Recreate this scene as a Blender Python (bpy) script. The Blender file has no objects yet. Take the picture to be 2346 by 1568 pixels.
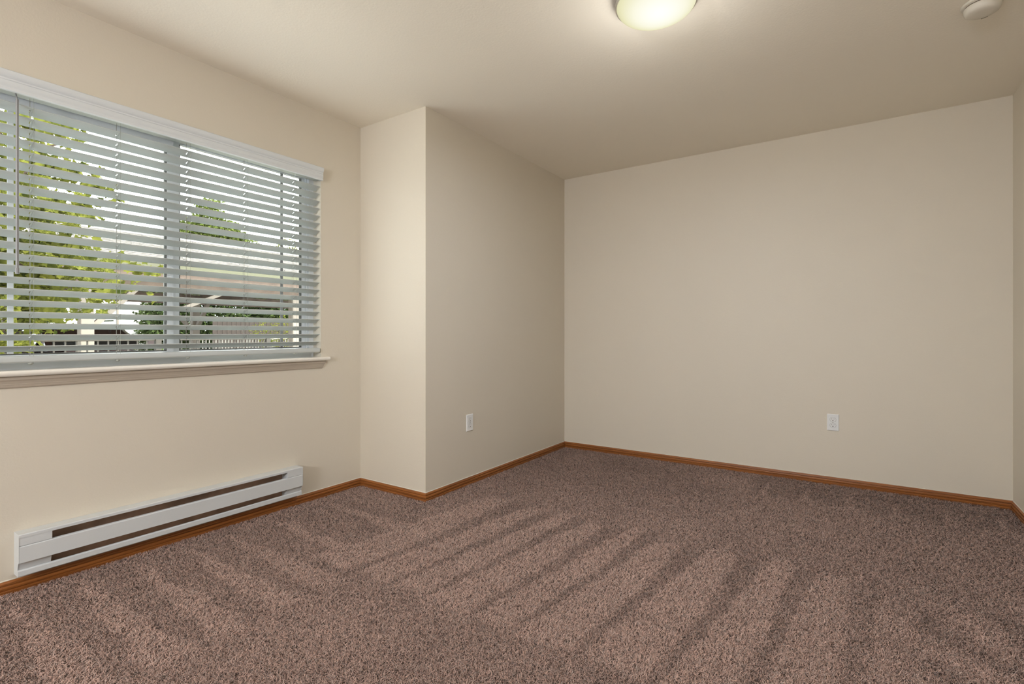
import bpy, bmesh, math, random
import numpy as np
from mathutils import Vector, Matrix
PI = math.pi
S = bpy.context.scene
COL = S.collection
rnd = random.Random(7)

# ---------------------------------------------------------------- camera
cam_d = bpy.data.cameras.new('camera')
cam_d.sensor_fit = 'HORIZONTAL'; cam_d.sensor_width = 36.0
cam_d.lens = 1169.0 / 2346.0 * 36.0
cam_d.shift_y = -20.0 / 2346.0
cam_d.clip_start = 0.02; cam_d.clip_end = 500
cam = bpy.data.objects.new('camera', cam_d); COL.objects.link(cam)
cam.location = (0, 0, 1.04)
cam.rotation_euler = (PI/2, 0, math.atan2(0.5570, 0.8305))
S.camera = cam

# ---------------------------------------------------------------- sky, sun, exposure
SKY = 6.5
SUN = 8.0
LAMP = 17.0
GLOW = 4.6
REAR_FILL = 206.0
DAY_FILL = 8.6
world = bpy.data.worlds.new('sky'); S.world = world; world.use_nodes = True
wn = world.node_tree.nodes; wn['Background'].inputs[0].default_value = (0.93, 0.98, 1.0, 1)
wn['Background'].inputs[1].default_value = SKY
sun_d = bpy.data.lights.new('sun', 'SUN'); sun_d.energy = SUN; sun_d.angle = 0.01; sun_d.color = (1.0, 0.95, 0.86)
sun = bpy.data.objects.new('sun', sun_d); COL.objects.link(sun)
sun.rotation_euler = Vector((0.50, 0.42, 0.85)).to_track_quat('Z', 'Y').to_euler()
sun.location = (5, 5, 12)
win_fill_d = bpy.data.lights.new('window_fill', 'AREA'); win_fill_d.shape = 'RECTANGLE'; win_fill_d.size = 1.56; win_fill_d.size_y = 1.0
win_fill_d.energy = DAY_FILL; win_fill_d.color = (0.97, 1.0, 0.99)
win_fill = bpy.data.objects.new('window_fill', win_fill_d); COL.objects.link(win_fill); win_fill.visible_camera = False
win_fill.location = (-2.797+0.012, 1.2, 1.47); win_fill.rotation_euler = Vector((-1.0, 0, 0.0)).to_track_quat('Z', 'Y').to_euler()  # unseen area light added inside the blind to strengthen the daylight
S.view_settings.view_transform = 'Standard'; S.view_settings.look = 'None'
S.view_settings.exposure = 0.0; S.view_settings.gamma = 1.0; S.view_settings.use_curve_mapping = False
S.cycles.use_denoising = True
S.cycles.max_bounces = 10; S.cycles.diffuse_bounces = 6; S.cycles.transparent_max_bounces = 12
S.cycles.caustics_reflective = False; S.cycles.caustics_refractive = False
S.cycles.sample_clamp_indirect = 6.0

# ---------------------------------------------------------------- helpers
def link(o, parent=None):
    COL.objects.link(o)
    if parent is not None: o.parent = parent
    return o
def tag(o, label=None, cat=None, group=None, kind=None):
    if label: o['label'] = label
    if cat: o['category'] = cat
    if group: o['group'] = group
    if kind: o['kind'] = kind
    return o
def empty(name, loc=(0, 0, 0)):
    o = bpy.data.objects.new(name, None); o.location = loc; o.empty_display_size = 0.05
    return link(o)

class MB:
    """collects vertices and faces of one mesh"""
    def __init__(s): s.v = []; s.f = []
    def add(s, vs, fs):
        b = len(s.v); s.v += [tuple(v) for v in vs]; s.f += [tuple(i + b for i in f) for f in fs]; return s
    def box(s, x0, x1, y0, y1, z0, z1):
        vs = [(x, y, z) for z in (z0, z1) for y in (y0, y1) for x in (x0, x1)]
        return s.add(vs, [(0, 2, 3, 1), (4, 5, 7, 6), (0, 1, 5, 4), (2, 6, 7, 3), (0, 4, 6, 2), (1, 3, 7, 5)])
    def prism(s, pts, z0, z1):
        n = len(pts)
        vs = [(x, y, z0) for x, y in pts] + [(x, y, z1) for x, y in pts]
        fs = [tuple(reversed(range(n))), tuple(range(n, 2*n))] + [(i, (i+1) % n, n + (i+1) % n, n + i) for i in range(n)]
        return s.add(vs, fs)
    def sweep(s, rings, closed=True, caps=True):
        n = len(rings[0]); b = []
        for r in rings: b += list(r)
        fs = []
        for k in range(len(rings)-1):
            for i in range(n if closed else n-1):
                j = (i+1) % n
                fs.append((k*n+i, k*n+j, (k+1)*n+j, (k+1)*n+i))
        if caps and closed:
            fs.append(tuple(reversed(range(n)))); fs.append(tuple((len(rings)-1)*n + i for i in range(n)))
        return s.add(b, fs)
    def tube(s, p0, p1, r, n=8, r1=None):
        p0 = Vector(p0); p1 = Vector(p1); d = (p1-p0).normalized()
        a = d.orthogonal().normalized(); c = d.cross(a); r1 = r if r1 is None else r1
        return s.sweep([[p + (a*math.cos(t*2*PI/n) + c*math.sin(t*2*PI/n))*rr for t in range(n)] for p, rr in ((p0, r), (p1, r1))])
    def bar(s, p0, p1, w, h, up=(0, 0, 1)):
        p0 = Vector(p0); p1 = Vector(p1); d = (p1-p0).normalized(); a = d.cross(Vector(up)).normalized(); c = a.cross(d)
        return s.sweep([[p + a*(i*w/2) + c*(j*h/2) for i, j in ((-1, -1), (1, -1), (1, 1), (-1, 1))] for p in (p0, p1)])
    def lathe(s, prof, n=48, c=(0, 0, 0)):
        rings = [[(c[0]+r*math.cos(t*2*PI/n), c[1]+r*math.sin(t*2*PI/n), c[2]+z) for t in range(n)] for r, z in prof]
        return s.sweep(rings, caps=False)
    def build(s, name, mat, parent=None, smooth=False, bevel=0.0, origin=None, recalc=True, seg=2):
        me = bpy.data.meshes.new(name); vs = s.v
        if origin is not None: vs = [(x-origin[0], y-origin[1], z-origin[2]) for x, y, z in vs]
        me.from_pydata(vs, [], s.f)
        if recalc:
            bm = bmesh.new(); bm.from_mesh(me); bmesh.ops.recalc_face_normals(bm, faces=bm.faces)
            if bevel: bmesh.ops.bevel(bm, geom=list(bm.edges), offset=bevel, segments=seg, profile=0.5, affect='EDGES', clamp_overlap=True)
            bm.to_mesh(me); bm.free()
        if smooth:
            me.polygons.foreach_set('use_smooth', [True]*len(me.polygons))
            if hasattr(me, 'set_sharp_from_angle'): me.set_sharp_from_angle(angle=math.radians(38))
        me.materials.append(mat)
        o = bpy.data.objects.new(name, me)
        if origin is not None: o.location = origin
        return link(o, parent)

# ---------------------------------------------------------------- materials
def newmat(name):
    m = bpy.data.materials.new(name); m.use_nodes = True
    nt = m.node_tree; b = nt.nodes['Principled BSDF']
    return m, nt, b
def noise(nt, scale, detail=4, rough=0.5, vec=None, mapping=None):
    n = nt.nodes.new('ShaderNodeTexNoise'); n.inputs['Scale'].default_value = scale
    n.inputs['Detail'].default_value = detail; n.inputs['Roughness'].default_value = rough
    tc = nt.nodes.new('ShaderNodeTexCoord'); src = tc.outputs['Object']
    if mapping:
        mp = nt.nodes.new('ShaderNodeMapping'); mp.inputs['Scale'].default_value = mapping
        nt.links.new(src, mp.inputs[0]); src = mp.outputs[0]
    nt.links.new(src, n.inputs['Vector']); return n
def ramp(nt, fac, stops):
    r = nt.nodes.new('ShaderNodeValToRGB'); cr = r.color_ramp
    while len(cr.elements) < len(stops): cr.elements.new(0.5)
    for e, (p, c) in zip(cr.elements, stops): e.position = p; e.color = (*c, 1)
    nt.links.new(fac, r.inputs[0]); return r
def plain(name, col, rough=0.5, metal=0.0, var=0.05, scale=6.0, bump=0.0, bscale=60.0, spec=0.5, mapping=None):
    m, nt, b = newmat(name)
    n = noise(nt, scale, 3, mapping=mapping)
    lo = tuple(c*(1-var) for c in col); hi = tuple(min(1, c*(1+var)) for c in col)
    r = ramp(nt, n.outputs[0], [(0.3, lo), (0.7, hi)]); nt.links.new(r.outputs[0], b.inputs['Base Color'])
    b.inputs['Roughness'].default_value = rough; b.inputs['Metallic'].default_value = metal
    b.inputs['Specular IOR Level'].default_value = spec
    if bump:
        k = noise(nt, bscale, 3); bp = nt.nodes.new('ShaderNodeBump'); bp.inputs['Strength'].default_value = bump
        bp.inputs['Distance'].default_value = 0.002
        nt.links.new(k.outputs[0], bp.inputs['Height']); nt.links.new(bp.outputs[0], b.inputs['Normal'])
    return m
M = {}
M['wall'] = plain('wall_paint', (0.66, 0.605, 0.505), 0.55, var=0.012, scale=1.2, bump=0.22, bscale=140, spec=0.3)
M['ceil'] = plain('ceiling_paint', (0.86, 0.805, 0.70), 0.8, var=0.012, scale=1.2, bump=0.3, bscale=110, spec=0.2)
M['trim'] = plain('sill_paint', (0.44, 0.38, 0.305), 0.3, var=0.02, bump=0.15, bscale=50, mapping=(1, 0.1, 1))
M['stool'] = plain('stool_daylit_paint', (0.78, 0.74, 0.66), 0.3, var=0.01)  # beige stool; the daylight on its top is put into this colour
M['blind'] = plain('blind_vinyl', (0.50, 0.53, 0.515), 0.42, var=0.01, bump=0.1, bscale=40, mapping=(1, 0.05, 1))
M['valance'] = plain('valance_vinyl', (0.68, 0.71, 0.72), 0.42, var=0.01, bump=0.1, bscale=40, mapping=(1, 0.05, 1))
M['vinyl'] = plain('window_vinyl', (0.66, 0.68, 0.70), 0.35, var=0.01)
M['gasket'] = plain('gasket_rubber', (0.09, 0.09, 0.08), 0.6)
M['cord'] = plain('cord_fibre', (0.36, 0.38, 0.34), 0.8)
M['wand'] = plain('wand_plastic', (0.24, 0.24, 0.24), 0.5)
M['enamel'] = plain('heater_enamel', (0.60, 0.62, 0.62), 0.38, var=0.01, bump=0.05, bscale=200)
M['heater_in'] = plain('heater_inside_steel', (0.36, 0.24, 0.175), 0.6, metal=0.0, var=0.25, scale=12)
M['plate'] = plain('outlet_plastic', (0.76, 0.77, 0.76), 0.3, var=0.01)
M['slot'] = plain('slot_shadow_plastic', (0.05, 0.03, 0.02), 0.7)
M['slotgrey'] = plain('slot_metal', (0.28, 0.28, 0.24), 0.5)
M['alarm'] = plain('alarm_plastic', (0.68, 0.64, 0.55), 0.45, var=0.01)
M['alarm_dark'] = plain('alarm_gap', (0.10, 0.07, 0.045), 0.8)
M['nickel'] = plain('brushed_nickel', (0.55, 0.52, 0.47), 0.35, metal=0.8)
M['caulk'] = plain('caulk', (0.60, 0.565, 0.49), 0.6)
def wood(name, mp):
    m, nt, b = newmat(name)
    n = noise(nt, 9, 6, 0.65, mapping=mp)
    r = ramp(nt, n.outputs[0], [(0.25, (0.11, 0.034, 0.008)), (0.45, (0.24, 0.080, 0.018)), (0.6, (0.32, 0.115, 0.027)), (0.8, (0.38, 0.15, 0.042))])
    nt.links.new(r.outputs[0], b.inputs['Base Color']); b.inputs['Roughness'].default_value = 0.32
    b.inputs['Specular IOR Level'].default_value = 0.5
    return m
M['wood_y'] = wood('stained_wood_along_y', (14, 0.35, 22)); M['wood_x'] = wood('stained_wood_along_x', (0.35, 14, 22))
def glassmat():
    m, nt, b = newmat('window_glass'); nt.nodes.remove(b)
    t = nt.nodes.new('ShaderNodeBsdfTransparent'); t.inputs[0].default_value = (0.95, 0.97, 0.96, 1)
    g = nt.nodes.new('ShaderNodeBsdfGlossy'); g.inputs['Roughness'].default_value = 0.0
    mx = nt.nodes.new('ShaderNodeMixShader'); fr = nt.nodes.new('ShaderNodeFresnel'); fr.inputs[0].default_value = 1.2
    nt.links.new(fr.outputs[0], mx.inputs[0]); nt.links.new(t.outputs[0], mx.inputs[1]); nt.links.new(g.outputs[0], mx.inputs[2])
    nt.links.new(mx.outputs[0], nt.nodes['Material Output'].inputs[0]); return m
M['glass'] = glassmat()
def leafmat(name, a, c, trans=0.45):
    m, nt, b = newmat(name); nt.nodes.remove(b)
    n = noise(nt, 7, 3); r = ramp(nt, n.outputs[0], [(0.3, a), (0.7, c)])
    d = nt.nodes.new('ShaderNodeBsdfDiffuse'); t = nt.nodes.new('ShaderNodeBsdfTranslucent'); mx = nt.nodes.new('ShaderNodeMixShader')
    mx.inputs[0].default_value = trans
    nt.links.new(r.outputs[0], d.inputs[0]); nt.links.new(r.outputs[0], t.inputs[0])
    nt.links.new(d.outputs[0], mx.inputs[1]); nt.links.new(t.outputs[0], mx.inputs[2])
    nt.links.new(mx.outputs[0], nt.nodes['Material Output'].inputs[0]); return m
M['leaf'] = leafmat('yellow_green_leaf', (0.040, 0.055, 0.013), (0.245, 0.245, 0.050))
M['leaf_far'] = leafmat('olive_leaf', (0.07, 0.10, 0.02), (0.20, 0.23, 0.07), 0.3)
M['leaf_dark'] = leafmat('dark_green_leaf', (0.03, 0.05, 0.018), (0.10, 0.13, 0.045), 0.2)
M['bark'] = plain('bark', (0.10, 0.065, 0.045), 0.9, var=0.4, scale=8, bump=0.6, bscale=25)
M['soil'] = plain('soil_bark_mulch', (0.06, 0.045, 0.03), 0.95, var=0.5, scale=30)
M['cream'] = plain('cream_post_paint', (0.27, 0.22, 0.18), 0.6)
M['shingle'] = plain('roof_shingle', (0.155, 0.140, 0.125), 0.9, var=0.3, scale=14)
M['fascia'] = plain('gutter_paint', (0.13, 0.125, 0.075), 0.5)
M['beam'] = plain('brown_beam', (0.20, 0.14, 0.11), 0.7, var=0.2, scale=5)
M['siding'] = plain('beige_siding', (0.17, 0.155, 0.115), 0.7)
M['sunlitwall'] = plain('sunlit_siding', (0.82, 0.80, 0.76), 0.7)  # sunlit face of the far house, sun brightness put into the colour
M['rail_dark'] = plain('bronze_rail', (0.05, 0.04, 0.03), 0.5)
M['rail_white'] = plain('cream_rail', (0.25, 0.23, 0.20), 0.5)
M['fence'] = plain('brown_fence', (0.042, 0.029, 0.022), 0.8, var=0.2)
M['grass'] = plain('lawn_green', (0.07, 0.10, 0.03), 0.95, var=0.5, scale=4)
M['asphalt'] = plain('asphalt', (0.10, 0.095, 0.09), 0.9, var=0.15, scale=5)
M['car'] = plain('car_paint', (0.055, 0.025, 0.02), 0.18, metal=0.3, var=0.02)
M['carglass'] = plain('car_window_glass', (0.02, 0.02, 0.02), 0.05)
M['tyre'] = plain('tyre_rubber', (0.02, 0.02, 0.02), 0.8)
M['chrome'] = plain('chrome', (0.75, 0.76, 0.78), 0.12, metal=1.0)
M['lens'] = plain('headlamp_lens', (0.75, 0.78, 0.8), 0.1)

# ---------------------------------------------------------------- room shell
WX = -2.797; AX = -2.194; RY = 2.3155; BY = 4.130; RX = 0.775; FY = -3.0; H = 2.44
OY0, OY1, OZ0, OZ1 = 0.397, 2.003, 0.868, 2.070
T = 0.14
def struct(o): o['kind'] = 'structure'; return o
f = MB().prism([(WX, FY), (RX, FY), (RX, BY), (AX, BY), (AX, RY), (WX, RY)], -0.12, 0.0).build('floor', plain('carpet_backing', (0.085, 0.055, 0.042), 0.95, var=0.2, scale=40))
struct(f)
c = MB().box(WX-T, RX+T, FY-T, BY+T, H, H+0.15).build('ceiling', M['ceil']); struct(c)
m = MB()
m.box(WX-T, WX, FY-T, OY0, -0.3, H); m.box(WX-T, WX, OY1, RY+T, -0.3, H)
m.box(WX-T, WX, OY0, OY1, -0.3, OZ0); m.box(WX-T, WX, OY0, OY1, OZ1, H)
struct(m.build('wall_left', M['wall']))
struct(MB().prism([(WX, RY), (AX, RY), (AX-T, RY+T), (WX, RY+T)], -0.1, H).build('wall_return', M['wall']))
struct(MB().prism([(AX, RY), (AX, BY), (AX-T, BY+T), (AX-T, RY+T)], -0.1, H).build('wall_alcove', M['wall']))
struct(MB().prism([(AX, BY), (RX, BY), (RX+T, BY+T), (AX-T, BY+T)], -0.1, H).build('wall_back', M['wall']))
struct(MB().prism([(RX, BY), (RX, FY), (RX+T, FY-T), (RX+T, BY+T)], -0.1, H).build('wall_right', M['wall']))
struct(MB().box(WX, RX, FY-T, FY, -0.1, H).build('wall_front', M['wall']))

# baseboards (ogee profile, mitred)
PROF = [(0.0, 0.0), (0.0125, 0.0), (0.0140, 0.013), (0.0140, 0.0175), (0.0120, 0.0190), (0.0070, 0.0195), (0.0070, 0.0222), (0.0116, 0.0240), (0.0124, 0.0300), (0.0118, 0.0355), (0.0102, 0.0374),
        (0.0056, 0.0380), (0.0056, 0.0408), (0.0098, 0.0424), (0.0092, 0.0468), (0.0060, 0.0500), (0.0036, 0.0555), (0.0, 0.0560)]
def baseboard(name, p0, p1, n, e0, e1, mat):
    """p0->p1 along the wall foot, n = inward normal, e0/e1 = mitre sign at the ends (+1 inner corner, -1 outer)"""
    p0 = Vector((*p0, 0)); p1 = Vector((*p1, 0)); n = Vector((*n, 0)); d = (p1-p0).normalized()
    r0 = [p0 + n*t + d*(t*e0) + Vector((0, 0, z)) for t, z in PROF]
    r1 = [p1 + n*t - d*(t*e1) + Vector((0, 0, z)) for t, z in PROF]
    o = struct(MB().sweep([r0, r1]).build(name, mat))
    cp = [(0.0, 0.055), (0.0042, 0.0555), (0.0030, 0.0575), (0.0, 0.0588)]
    MB().sweep([[p0 + n*t + d*(t*e0) + Vector((0, 0, z)) for t, z in cp], [p1 + n*t - d*(t*e1) + Vector((0, 0, z)) for t, z in cp]]).build('caulk_bead', M['caulk'], o)
baseboard('baseboard_left', (WX, FY), (WX, RY), (1, 0), 1, 1, M['wood_y'])
baseboard('baseboard_return', (WX, RY), (AX, RY), (0, -1), 1, -1, M['wood_x'])
baseboard('baseboard_alcove', (AX, RY), (AX, BY), (1, 0), -1, 1, M['wood_y'])
baseboard('baseboard_back', (AX, BY), (RX, BY), (0, -1), 1, 1, M['wood_x'])
baseboard('baseboard_right', (RX, BY), (RX, FY), (-1, 0), 1, 1, M['wood_y'])
baseboard('baseboard_front', (RX, FY), (WX, FY), (0, 1), 1, 1, M['wood_x'])

# ---------------------------------------------------------------- window
win = empty('window_1', (WX-0.11, (OY0+OY1)/2, OZ0)); win['kind'] = 'structure'
wo = win.location
def part(mb, name, mat, parent, **k):
    org = parent.location if parent.parent is None else Vector((0, 0, 0))
    return mb.build(name, mat, parent, **k)
def wbuild(mb, name, mat, **k):
    mb.v = [(x-wo[0], y-wo[1], z-wo[2]) for x, y, z in mb.v]; return mb.build(name, mat, win, **k)
FX0, FX1 = WX-T, WX-0.075
ow = 0.032
SZ0 = OZ0+0.022
m = MB()
m.box(FX0, FX1, OY0, OY0+ow, SZ0, OZ1); m.box(FX0, FX1, OY1-ow, OY1, SZ0, OZ1)
m.box(FX0, FX1, OY0+ow, OY1-ow, OZ1-0.026, OZ1); m.box(FX0, FX1, OY0+ow, OY1-ow, SZ0, SZ0+0.026)
# stepped inner track
m.box(FX0, FX1-0.022, OY1-ow-0.008, OY1-ow, SZ0+0.026, OZ1-0.026); m.box(FX0, FX1-0.022, OY0+ow, OY0+ow+0.008, SZ0+0.026, OZ1-0.026)
wbuild(m, 'window_frame', M['vinyl'])
CY = 1.200
def sash(y0, y1, xf, st_in, side, tr):
    z0, z1 = SZ0+0.026, OZ1-0.026
    w_out, w_in = 0.030, st_in
    a, b = (w_out, w_in) if side < 0 else (w_in, w_out)
    m = MB(); x0, x1 = xf-0.026, xf
    m.box(x0, x1, y0, y0+a, z0, z1); m.box(x0, x1, y1-b, y1, z0, z1)
    m.box(x0, x1, y0+a, y1-b, z0, z0+0.034); m.box(x0, x1, y0+a, y1-b, z1-tr, z1)
    wbuild(m, 'sash', M['vinyl'])
    g0, g1, h0, h1 = y0+a, y1-b, z0+0.034, z1-tr
    m = MB(); t = 0.005
    m.box(x0+0.004, x1-0.002, g0, g0+t, h0, h1); m.box(x0+0.004, x1-0.002, g1-t, g1, h0, h1)
    m.box(x0+0.004, x1-0.002, g0+t, g1-t, h0, h0+t)
    wbuild(m, 'gasket', M['gasket'])
    xm = (x0+x1)/2
    wbuild(MB().box(xm-0.003, xm+0.003, g0+t, g1-t, h0+t, h1-0.0005), 'glass_pane', M['glass'])
    return xm, g0, g1, h0, h1
xm, g0, g1, h0, h1 = sash(OY0+ow, CY-0.004, FX1-0.004, 0.030, -1, 0.065)
wbuild(MB().box(xm+0.004, xm+0.009, g0+0.125, g0+0.144, h0, h1), 'grille_bar', M['vinyl'])
xm2, g0b, g1b, h0b, h1b = sash(CY-0.026, OY1-ow, FX1-0.034, 0.062, 1, 0.024)
wbuild(MB().box(xm2+0.004, xm2+0.009, g1b-0.140, g1b-0.124, h0b, h1b), 'grille_bar', M['wand'])
m = MB(); m.box(FX1-0.004, FX1+0.004, CY-0.028, CY-0.008, 1.385, 1.435); m.box(FX1+0.004, FX1+0.018, CY-0.022, CY-0.014, 1.395, 1.420)
wbuild(m, 'latch', M['vinyl'])
# stool and apron
ys0, ys1 = OY0-0.052, OY1+0.049
m = MB()
pr = [(WX+0.0, OZ0), (WX+0.026, OZ0), (WX+0.031, OZ0+0.004), (WX+0.033, OZ0+0.011), (WX+0.031, OZ0+0.018), (WX+0.026, OZ0+0.022), (WX, OZ0+0.022)]
m.sweep([[(x, y, z) for x, z in pr] for y in (ys0, ys1)])
m.box(WX-0.075-0.03, WX, OY0+0.0005, OY1-0.0005, OZ0+0.0005, OZ0+0.022)
struct(m.build('trim_1', M['stool'], smooth=True))
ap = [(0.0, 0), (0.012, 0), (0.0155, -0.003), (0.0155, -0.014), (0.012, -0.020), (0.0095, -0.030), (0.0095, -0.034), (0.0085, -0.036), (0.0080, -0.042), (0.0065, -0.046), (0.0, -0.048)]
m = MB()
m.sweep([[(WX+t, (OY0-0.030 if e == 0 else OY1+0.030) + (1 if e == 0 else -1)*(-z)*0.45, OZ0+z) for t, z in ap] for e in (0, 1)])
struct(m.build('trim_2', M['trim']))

# ---------------------------------------------------------------- blind
BX = WX-0.0145
bl = empty('window_blind', (BX, 1.2, 2.03))
tag(bl, 'white horizontal slat blind with moulded valance, hanging in the window, slats open', 'window blind')
bo = bl.location
def bb(mb, name, mat, parent=None, **k):
    mb.v = [(x-bo[0], y-bo[1], z-bo[2]) for x, y, z in mb.v]; return mb.build(name, mat, parent or bl, **k)
by0, by1 = 0.410, 1.990
LAD = [0.637, 0.934, 1.230, 1.524, 1.822]
# one slat, shared by all; slot holes punched where the lift cords pass
tilt = math.radians(26)
def slat_mesh():
    hw, ht = 0.025, 0.0015
    m = MB()
    def seg(y0, y1, u0, u1):
        # crowned section in local (u = room side +)
        k = 5; top = []; bot = []
        for i in range(k):
            u = u0+(u1-u0)*i/(k-1); cr = 0.0016*(1-(u/hw)**2)
            top.append((u, cr+ht)); bot.append((u, cr-ht))
        ring = bot + top[::-1]
        ca, sa = math.cos(tilt), math.sin(tilt)
        rr = [(u*ca - z*sa, u*sa + z*ca) for u, z in ring]
        m.sweep([[(x, y, z) for x, z in rr] for y in (y0, y1)])
    cur = by0
    for ly in LAD:
        seg(cur, ly-0.0024, -hw, hw)
        seg(ly-0.0024, ly+0.0024, -hw, -0.009); seg(ly-0.0024, ly+0.0024, 0.009, hw)
        cur = ly+0.0024
    seg(cur, by1, -hw, hw)
    me = bpy.data.meshes.new('slat'); me.from_pydata([(x, y-1.2, z) for x, y, z in m.v], [], m.f)
    bm = bmesh.new(); bm.from_mesh(me); bmesh.ops.recalc_face_normals(bm, faces=bm.faces); bm.to_mesh(me); bm.free()
    me.materials.append(M['blind']); return me
sm = slat_mesh()
SLZ = [0.9875 + 0.0464*i - 0.011 for i in range(22)]
for z in SLZ:
    s = bpy.data.objects.new('slat', sm); s.location = (0, 0, z-bo[2]); link(s, bl)
# bottom rail
m = MB(); m.sweep([[(BX+u, y, z) for u, z in ((-0.020, 0.922), (0.020, 0.920), (0.0245, 0.925), (0.0245, 0.942), (0.021, 0.947), (-0.020, 0.949), (-0.0245, 0.944), (-0.0245, 0.927))] for y in (by0, by1)])
bb(m, 'bottom_rail', M['blind'], smooth=True)
for ly in LAD:
    bb(MB().lathe([(0.0001, 0.911), (0.004, 0.911), (0.009, 0.915), (0.009, 0.9205), (0.0001, 0.9205)], 14, (BX+0.012, ly, 0)), 'cord_plug', M['cord'], smooth=True)
# headrail and valance
bb(MB().box(BX-0.025, BX+0.022, by0, by1, 2.004, 2.060), 'headrail', M['blind'])
vx = WX+0.010
vp = [(0.0, 2.078), (0.024, 2.078), (0.0275, 2.075), (0.0275, 2.066), (0.0260, 2.058), (0.0222, 2.051), (0.0185, 2.047), (0.0185, 2.0445), (0.0200, 2.043), (0.0200, 2.040),
      (0.0180, 2.038), (0.0180, 2.035), (0.0192, 2.033), (0.0192, 2.018), (0.0170, 2.014), (0.0170, 2.009), (0.0185, 2.006), (0.0185, 2.001), (0.016, 1.999), (0.006, 1.999), (0.006, 2.060), (0.0, 2.060)]
m = MB(); m.sweep([[(vx+t, y, z) for t, z in vp] for y in (0.398, 2.000)])
m.box(vx-0.02, vx+0.006, 1.990, 1.9998, 2.002, 2.043); m.box(vx-0.02, vx+0.006, 0.3982, 0.408, 2.002, 2.043)
bb(m, 'valance', M['valance'], smooth=True)
# ladder cords with rungs
dx, dz = 0.0262*math.cos(tilt), 0.0262*math.sin(tilt)
for ly in LAD:
    m = MB()
    for sgn, yy in ((1, ly+0.007), (-1, ly+0.007)):
        x = BX + sgn*(dx+0.0008)
        m.tube((x, yy, 0.945), (x, yy, 2.005), 0.0006, 4)
    for z in SLZ:
        m.tube((BX-dx, ly+0.007, z-dz-0.002), (BX+dx, ly+0.007, z+dz-0.002), 0.0005, 4)
    bb(m, 'ladder_cord', M['cord'])
    bb(MB().tube((BX, ly, 0.945), (BX, ly, 2.005), 0.0007, 5), 'lift_cord', M['rail_white'])
m = MB(); m.tube((vx+0.010, 0.592, 1.284), (vx+0.010, 0.592, 1.975), 0.0058, 6); m.tube((vx+0.010, 0.592, 1.278), (vx+0.010, 0.592, 1.30), 0.0068, 8); m.tube((vx+0.010, 0.592, 1.973), (BX+0.01, 0.592, 2.01), 0.003, 6)
bb(m, 'tilt_wand', M['wand'])

# ---------------------------------------------------------------- baseboard heater
hx0 = WX+0.0005
ht = empty('baseboard_heater', (WX, 1.21, 0.078))
tag(ht, 'long white electric baseboard heater mounted low on the wall below the window', 'heater')
ho = ht.location
def hb(mb, name, mat, parent=None, **k):
    mb.v = [(x-ho[0], y-ho[1], z-ho[2]) for x, y, z in mb.v]; return mb.build(name, mat, parent or ht, **k)
HY0, HY1 = 0.588, 1.832; E0, E1 = 0.688, 1.736; D = 0.065
# casing: back plate, top, top lip, bottom tray with lip
m = MB()
m.box(hx0, hx0+0.003, HY0, HY1, 0.082, 0.243)
m.sweep([[(hx0+t, y, z) for t, z in ((0.003, 0.2395), (D-0.003, 0.2395), (D-0.001, 0.2300), (D, 0.2300), (D, 0.2410), (D-0.003, 0.2435), (0.003, 0.2435))] for y in (HY0, HY1)])
hb(m, 'top_cover', M['enamel'])
m = MB()
m.sweep([[(hx0+t, y, z) for t, z in ((0.0, 0.074), (0.051, 0.074), (0.053, 0.076), (0.053, 0.095), (0.051, 0.098), (0.046, 0.100), (0.045, 0.098), (0.050, 0.094), (0.050, 0.078), (0.0, 0.078))] for y in (HY0, HY1)])
hb(m, 'bottom_lip', M['enamel'])
m = MB()
m.sweep([[(hx0+t, y, z) for t, z in ((D-0.004, 0.131), (D, 0.131), (D, 0.193), (D-0.002, 0.196), (D-0.012, 0.198), (D-0.012, 0.196), (D-0.003, 0.193))] for y in (HY0+0.0005, HY1-0.0005)])
hb(m, 'front_bar', M['enamel'])
for y0, y1 in ((HY0, E0), (E1, HY1)):
    m = MB()
    m.sweep([[(hx0+t, y, z) for t, z in ((0.003, 0.0825), (0.040, 0.0985), (0.046, 0.1005), (0.057, 0.131), (D-0.0045, 0.134), (D-0.0045, 0.196), (D-0.0012, 0.199), (D-0.0012, 0.2385), (0.003, 0.2390))] for y in (y0, y1)])
    hb(m, 'end_cap', M['enamel'])
# the wall sides of the end caps, full depth
for y0, y1 in ((HY0-0.0012, HY0), (HY1, HY1+0.0012)):
    m = MB(); m.sweep([[(hx0+t, y, z) for t, z in ((0.0, 0.074), (0.051, 0.074), (0.053, 0.077), (0.053, 0.096), (0.047, 0.101), (0.058, 0.131), (D, 0.131), (D, 0.2410), (D-0.003, 0.2435), (0.0, 0.2435))] for y in (y0, y1)])
    hb(m, 'end_plate', M['enamel'])
m = MB(); m.box(hx0+0.003, hx0+0.006, E0, E1, 0.084, 0.238); m.sweep([[(hx0+t, y, z) for t, z in ((0.006, 0.225), (0.022, 0.237), (0.022, 0.2385), (0.006, 0.2385))] for y in (E0, E1)])
m.sweep([[(hx0+t, y, z) for t, z in ((0.006, 0.082), (0.046, 0.0965), (0.045, 0.098), (0.006, 0.086))] for y in (E0, E1)])
hb(m, 'inner_reflector', M['heater_in'])
m = MB(); m.tube((hx0+0.035, E0, 0.158), (hx0+0.035, E1, 0.158), 0.005, 8)
y = E0+0.02
while y < E1-0.02:
    m.box(hx0+0.018, hx0+0.052, y, y+0.0008, 0.140, 0.178); y += 0.009
o = hb(m, 'heating_element', M['heater_in']); o['kind'] = 'stuff'

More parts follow.
